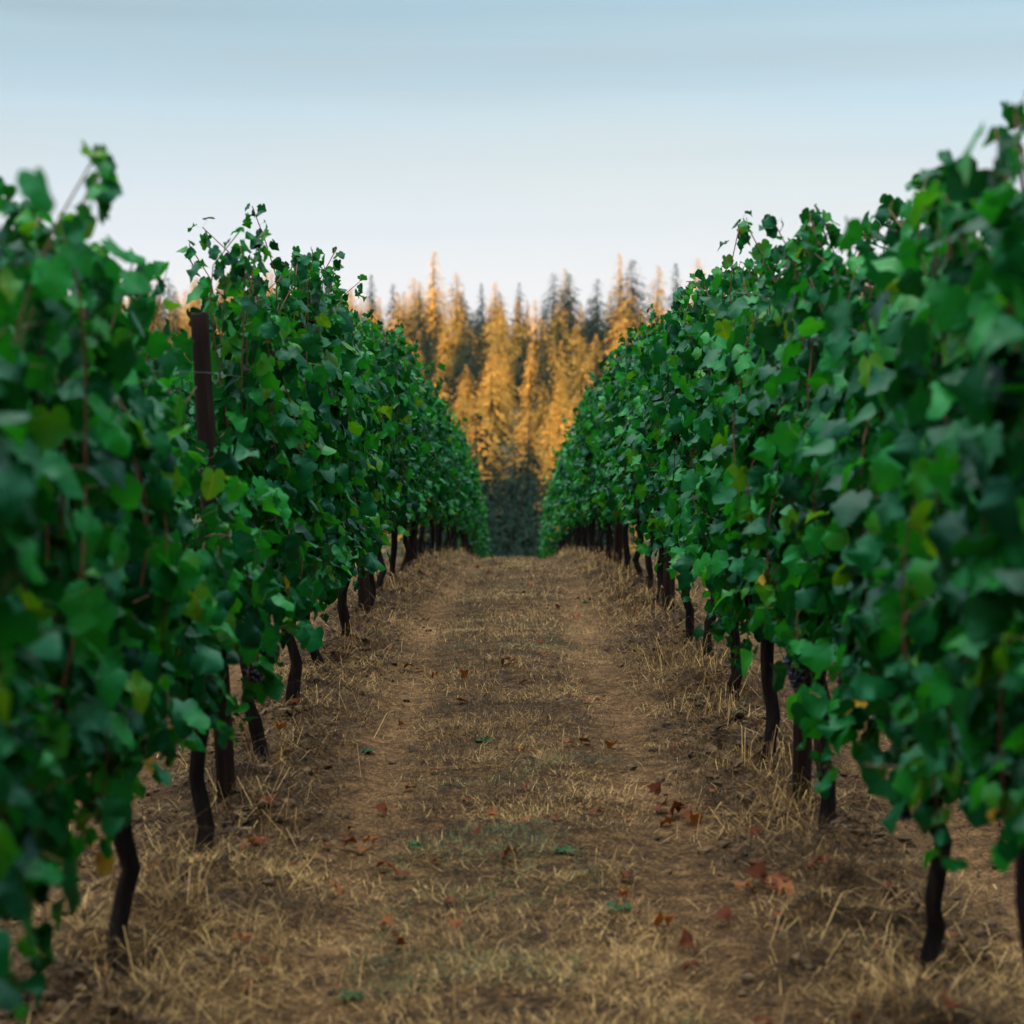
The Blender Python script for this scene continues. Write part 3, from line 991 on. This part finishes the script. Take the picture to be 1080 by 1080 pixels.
# ------------------------------------------------------------------ conifers on the hill
def conifer_parts(seed, R0=.17, slim=.85, dens=1.0, gap=.0):
    """A conifer one unit high: trunk mesh data and crown arrays."""
    rg_ = np.random.default_rng(seed)
    tb = Tubes()
    u = np.linspace(0, 1, 9)
    tb.add(np.column_stack([.01 * np.sin(u * 4 + seed), .01 * np.cos(u * 3 + seed), u * .985 - .02]), .016 * (1 - u) + .0012, 7)
    P, D, S, TT = [], [], [], []
    nw = int(58 * dens)
    lop = rg_.uniform(0, 6.28)
    for i in range(nw):
        f = (i + rg_.random() * .6) / nw
        z = .03 + .96 * f
        rad = R0 * (1 - f) ** slim * (1 + .18 * math.sin(f * 23 + seed)) + .006
        nb = int(rg_.integers(6, 10))
        for a in rg_.uniform(0, 6.28, nb):
            if rg_.random() < gap:
                continue
            rr_ = rad * rg_.uniform(.55, 1.15) * (1 + .15 * math.cos(a - lop))
            slope = -.10 - .35 * (1 - f) + rg_.normal(0, .12) + (0.7 * max(0, f - .8) / .2)
            m_ = max(3, int(rr_ / .014))
            for s_ in np.linspace(.18, 1.0, m_):
                droop = -.25 * s_ * s_ * rr_
                p = np.array([math.cos(a) * rr_ * s_, math.sin(a) * rr_ * s_, z + slope * rr_ * s_ + droop])
                p += rg_.normal(0, .004, 3)
                P.append(p)
                d = np.array([math.cos(a), math.sin(a), slope - .4 * s_]) + rg_.normal(0, .45, 3)
                D.append(d); S.append(rg_.uniform(.014, .027) * (1.2 - .75 * f)); TT.append(.65 * rg_.random() * (.6 + .4 * s_) + .15 * rg_.random())
    P = np.array(P); D = norm(np.array(D)); S = np.array(S)[:, None]
    n_ = len(P)
    ax = norm(P * [1, 1, 0]) * .75 + np.array([0, 0, .55]) + rg_.normal(0, .38, (n_, 3))
    sd = norm(np.cross(D, ax)) * S * .42
    dr = np.array([0, 0, -1.0])
    v = np.stack([P, P + D * S * .5 + sd + dr * S * .15, P + D * S * 1.25 + dr * S * .4, P + D * S * .5 - sd + dr * S * .15], 1).reshape(-1, 3)
    q_ = np.arange(4 * n_).reshape(-1, 4)
    return tb.out(), v, q_, np.repeat(np.array(TT), 4)


def conifer_meshes(seed, m_, **kw):
    (v, q_, tt), cv, cq, ct = conifer_parts(seed, **kw)
    return np_mesh("trunk", v, [q_, tt], [M_FIRBARK]), np_mesh("crown", cv, [cq], [m_], {"tint": ct}, smooth=False)


SH = [dict(R0=.27, slim=.78), dict(R0=.32, slim=.82), dict(R0=.20, slim=.85), dict(R0=.28, slim=.85, gap=.12), dict(R0=.33, slim=.70), dict(R0=.25, slim=.68, gap=.2)]
GOLD = [conifer_meshes(10 + i, M_GOLD, **k) for i, k in enumerate(SH)]
DARK = [conifer_meshes(30 + i, M_DARK, **k) for i, k in enumerate(SH)]

trees = []
rg = np.random.default_rng(21)


def pix(x, y, z):
    return 543 + 2200 * x / y, 419 - 2200 * (z - EYE) / y


def add_tree(x, y, h, dark, shape=None):
    trees.append([x, y, float(G(x, y)), h, dark, int(rg.integers(0, 6)) if shape is None else shape])


for row, d in enumerate(np.arange(198, 392, 9.0)):
    f = (d - 196) / 196
    wedge = (.040 + .068 * f) * d
    sp = 4.9 + .5 * f
    xs = np.arange(-wedge, wedge, sp) + rg.uniform(0, sp)
    for x in xs:
        yy_ = d + rg.uniform(-4.5, 4.5)
        h = rg.uniform(7.5, 13.5) + 1.5 * f
        dark = rg.random() < (.95 if d < 218 else ((.26 if d < 300 else .50) if row % 2 else .30))  # nearest rows mostly dark needles, carrying the low slope's shade in their colour
        add_tree(float(x + rg.uniform(-1.9, 1.9)), float(yy_), float(h), dark)
    if d > 340:
        for sgn in (-1, 1):
            for x in np.arange(.102 * d, .25 * d, 6.6):
                add_tree(float(sgn * x + rg.uniform(-2, 2)), float(d + rg.uniform(-5, 5)), float(rg.uniform(12, 17)), rg.random() < .4)
# tallest spires on the skyline, where the photograph has them
for (a, b_, dd, dark) in [(458, 264, 372, False), (392, 288, 380, True), (415, 297, 376, True), (436, 291, 380, False), (481, 286, 384, False),
                          (508, 297, 380, True), (596, 281, 384, False), (653, 266, 388, False), (666, 272, 384, True), (694, 278, 386, False),
                          (712, 276, 380, True), (735, 271, 386, False), (630, 292, 380, True)]:
    x = (a - 543) / 2200 * dd
    z = EYE + (419 - b_) / 2200 * dd
    add_tree(x, dd, z - float(G(x, dd)), dark, 2 if a in (458, 392, 653) else None)
# trees in the hollow, wholly in shade
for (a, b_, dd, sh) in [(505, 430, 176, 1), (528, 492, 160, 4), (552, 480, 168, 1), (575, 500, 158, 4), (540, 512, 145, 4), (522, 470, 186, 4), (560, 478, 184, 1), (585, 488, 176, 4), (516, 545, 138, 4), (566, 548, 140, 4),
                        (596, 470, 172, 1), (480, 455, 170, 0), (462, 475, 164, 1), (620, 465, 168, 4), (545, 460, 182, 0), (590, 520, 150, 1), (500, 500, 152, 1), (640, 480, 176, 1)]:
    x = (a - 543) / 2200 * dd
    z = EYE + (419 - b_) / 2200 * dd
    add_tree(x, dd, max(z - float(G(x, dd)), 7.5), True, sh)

# describe each tree by its band on the hill and its order from the left
info = []
for t_ in trees:
    a, b_ = pix(t_[0], t_[1], t_[2] + t_[3])
    info.append((a, b_))
order = {}
def band(i):
    a, b_ = info[i]
    d = trees[i][1]
    inside = 345 < a < 735
    if not inside:
        return None
    cover = sum(1 for j, (a2, b2) in enumerate(info) if trees[j][1] < d - 2 and abs(a2 - a) < 15 and b2 < b_ + 26)
    if cover:
        return "hidden"
    if d < 190: return "hollow"
    if b_ < 320: return "sky"
    if b_ < 385: return "upper"
    return "lower"
bands = [band(i) for i in range(len(trees))]
PHR = {"sky": "standing on the skyline of the wooded hill", "upper": "high on the slope below the skyline trees",
       "lower": "low on the slope of the wooded hill", "hollow": "in the shaded hollow beyond the crest"}
ORD2 = ["first", *ORD[1:]] + ["twenty-first", "twenty-second", "twenty-third", "twenty-fourth", "twenty-fifth", "twenty-sixth", "twenty-seventh", "twenty-eighth", "twenty-ninth", "thirtieth"]
labels = [None] * len(trees)
for bn in PHR:
    for dark in (False, True):
        idx = sorted([i for i in range(len(trees)) if bands[i] == bn and bool(trees[i][4]) == dark], key=lambda i: info[i][0])
        for r_, i in enumerate(idx):
            cname = "dark green" if dark else "golden"
            if r_ < len(ORD2):
                labels[i] = f"{ORD2[r_]} {cname} conifer from the left {PHR[bn]}"
for i, t_ in enumerate(trees):
    if labels[i] is None:
        cname = "dark green" if t_[4] else "golden"
        labels[i] = (f"{cname} conifer mostly hidden among taller trees on the wooded hill" if bands[i] == "hidden"
                     else f"{cname} conifer on the far ridge, glimpsed above or through the vine rows")
for i, (x, y, z, h, dark, sh) in enumerate(trees):
    tr = empty("conifer", (x, y, z - .3), float(rg.uniform(0, 6.28)))
    wd = float(rg.uniform(.95, 1.35)) * (1.25 if y < 185 else 1.0)
    tr.scale = (h * wd, h * wd, h)
    tag(tr, labels[i], "tree", "dark conifers on the hill" if dark else "golden conifers on the hill")
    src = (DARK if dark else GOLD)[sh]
    link("trunk", src[0], tr)
    link("crown", src[1], tr)

# ------------------------------------------------------------------ evening air
import bmesh
bm = bmesh.new()
bmesh.ops.create_cube(bm, size=1.0)
for v in bm.verts:
    v.co = Vector(((v.co.x) * 5400, v.co.y * 6100 + 350, -42 if v.co.z < 0 else 75))
hm = bpy.data.meshes.new("haze"); bm.to_mesh(hm); bm.free()
m = bpy.data.materials.new("evening_air"); m.use_nodes = True
t = m.node_tree; t.nodes.clear()
o_ = t.nodes.new("ShaderNodeOutputMaterial"); pv = t.nodes.new("ShaderNodeVolumePrincipled")
pv.inputs["Color"].default_value = (0.80, 0.90, 1.0, 1)
pv.inputs["Density"].default_value = 0.00003
pv.inputs["Anisotropy"].default_value = 0.2
t.links.new(pv.outputs[0], o_.inputs["Volume"])
hm.materials.append(m)
tag(link("haze", hm), "thin bluish evening air over the valley and the wooded hill", "haze", None, "stuff")
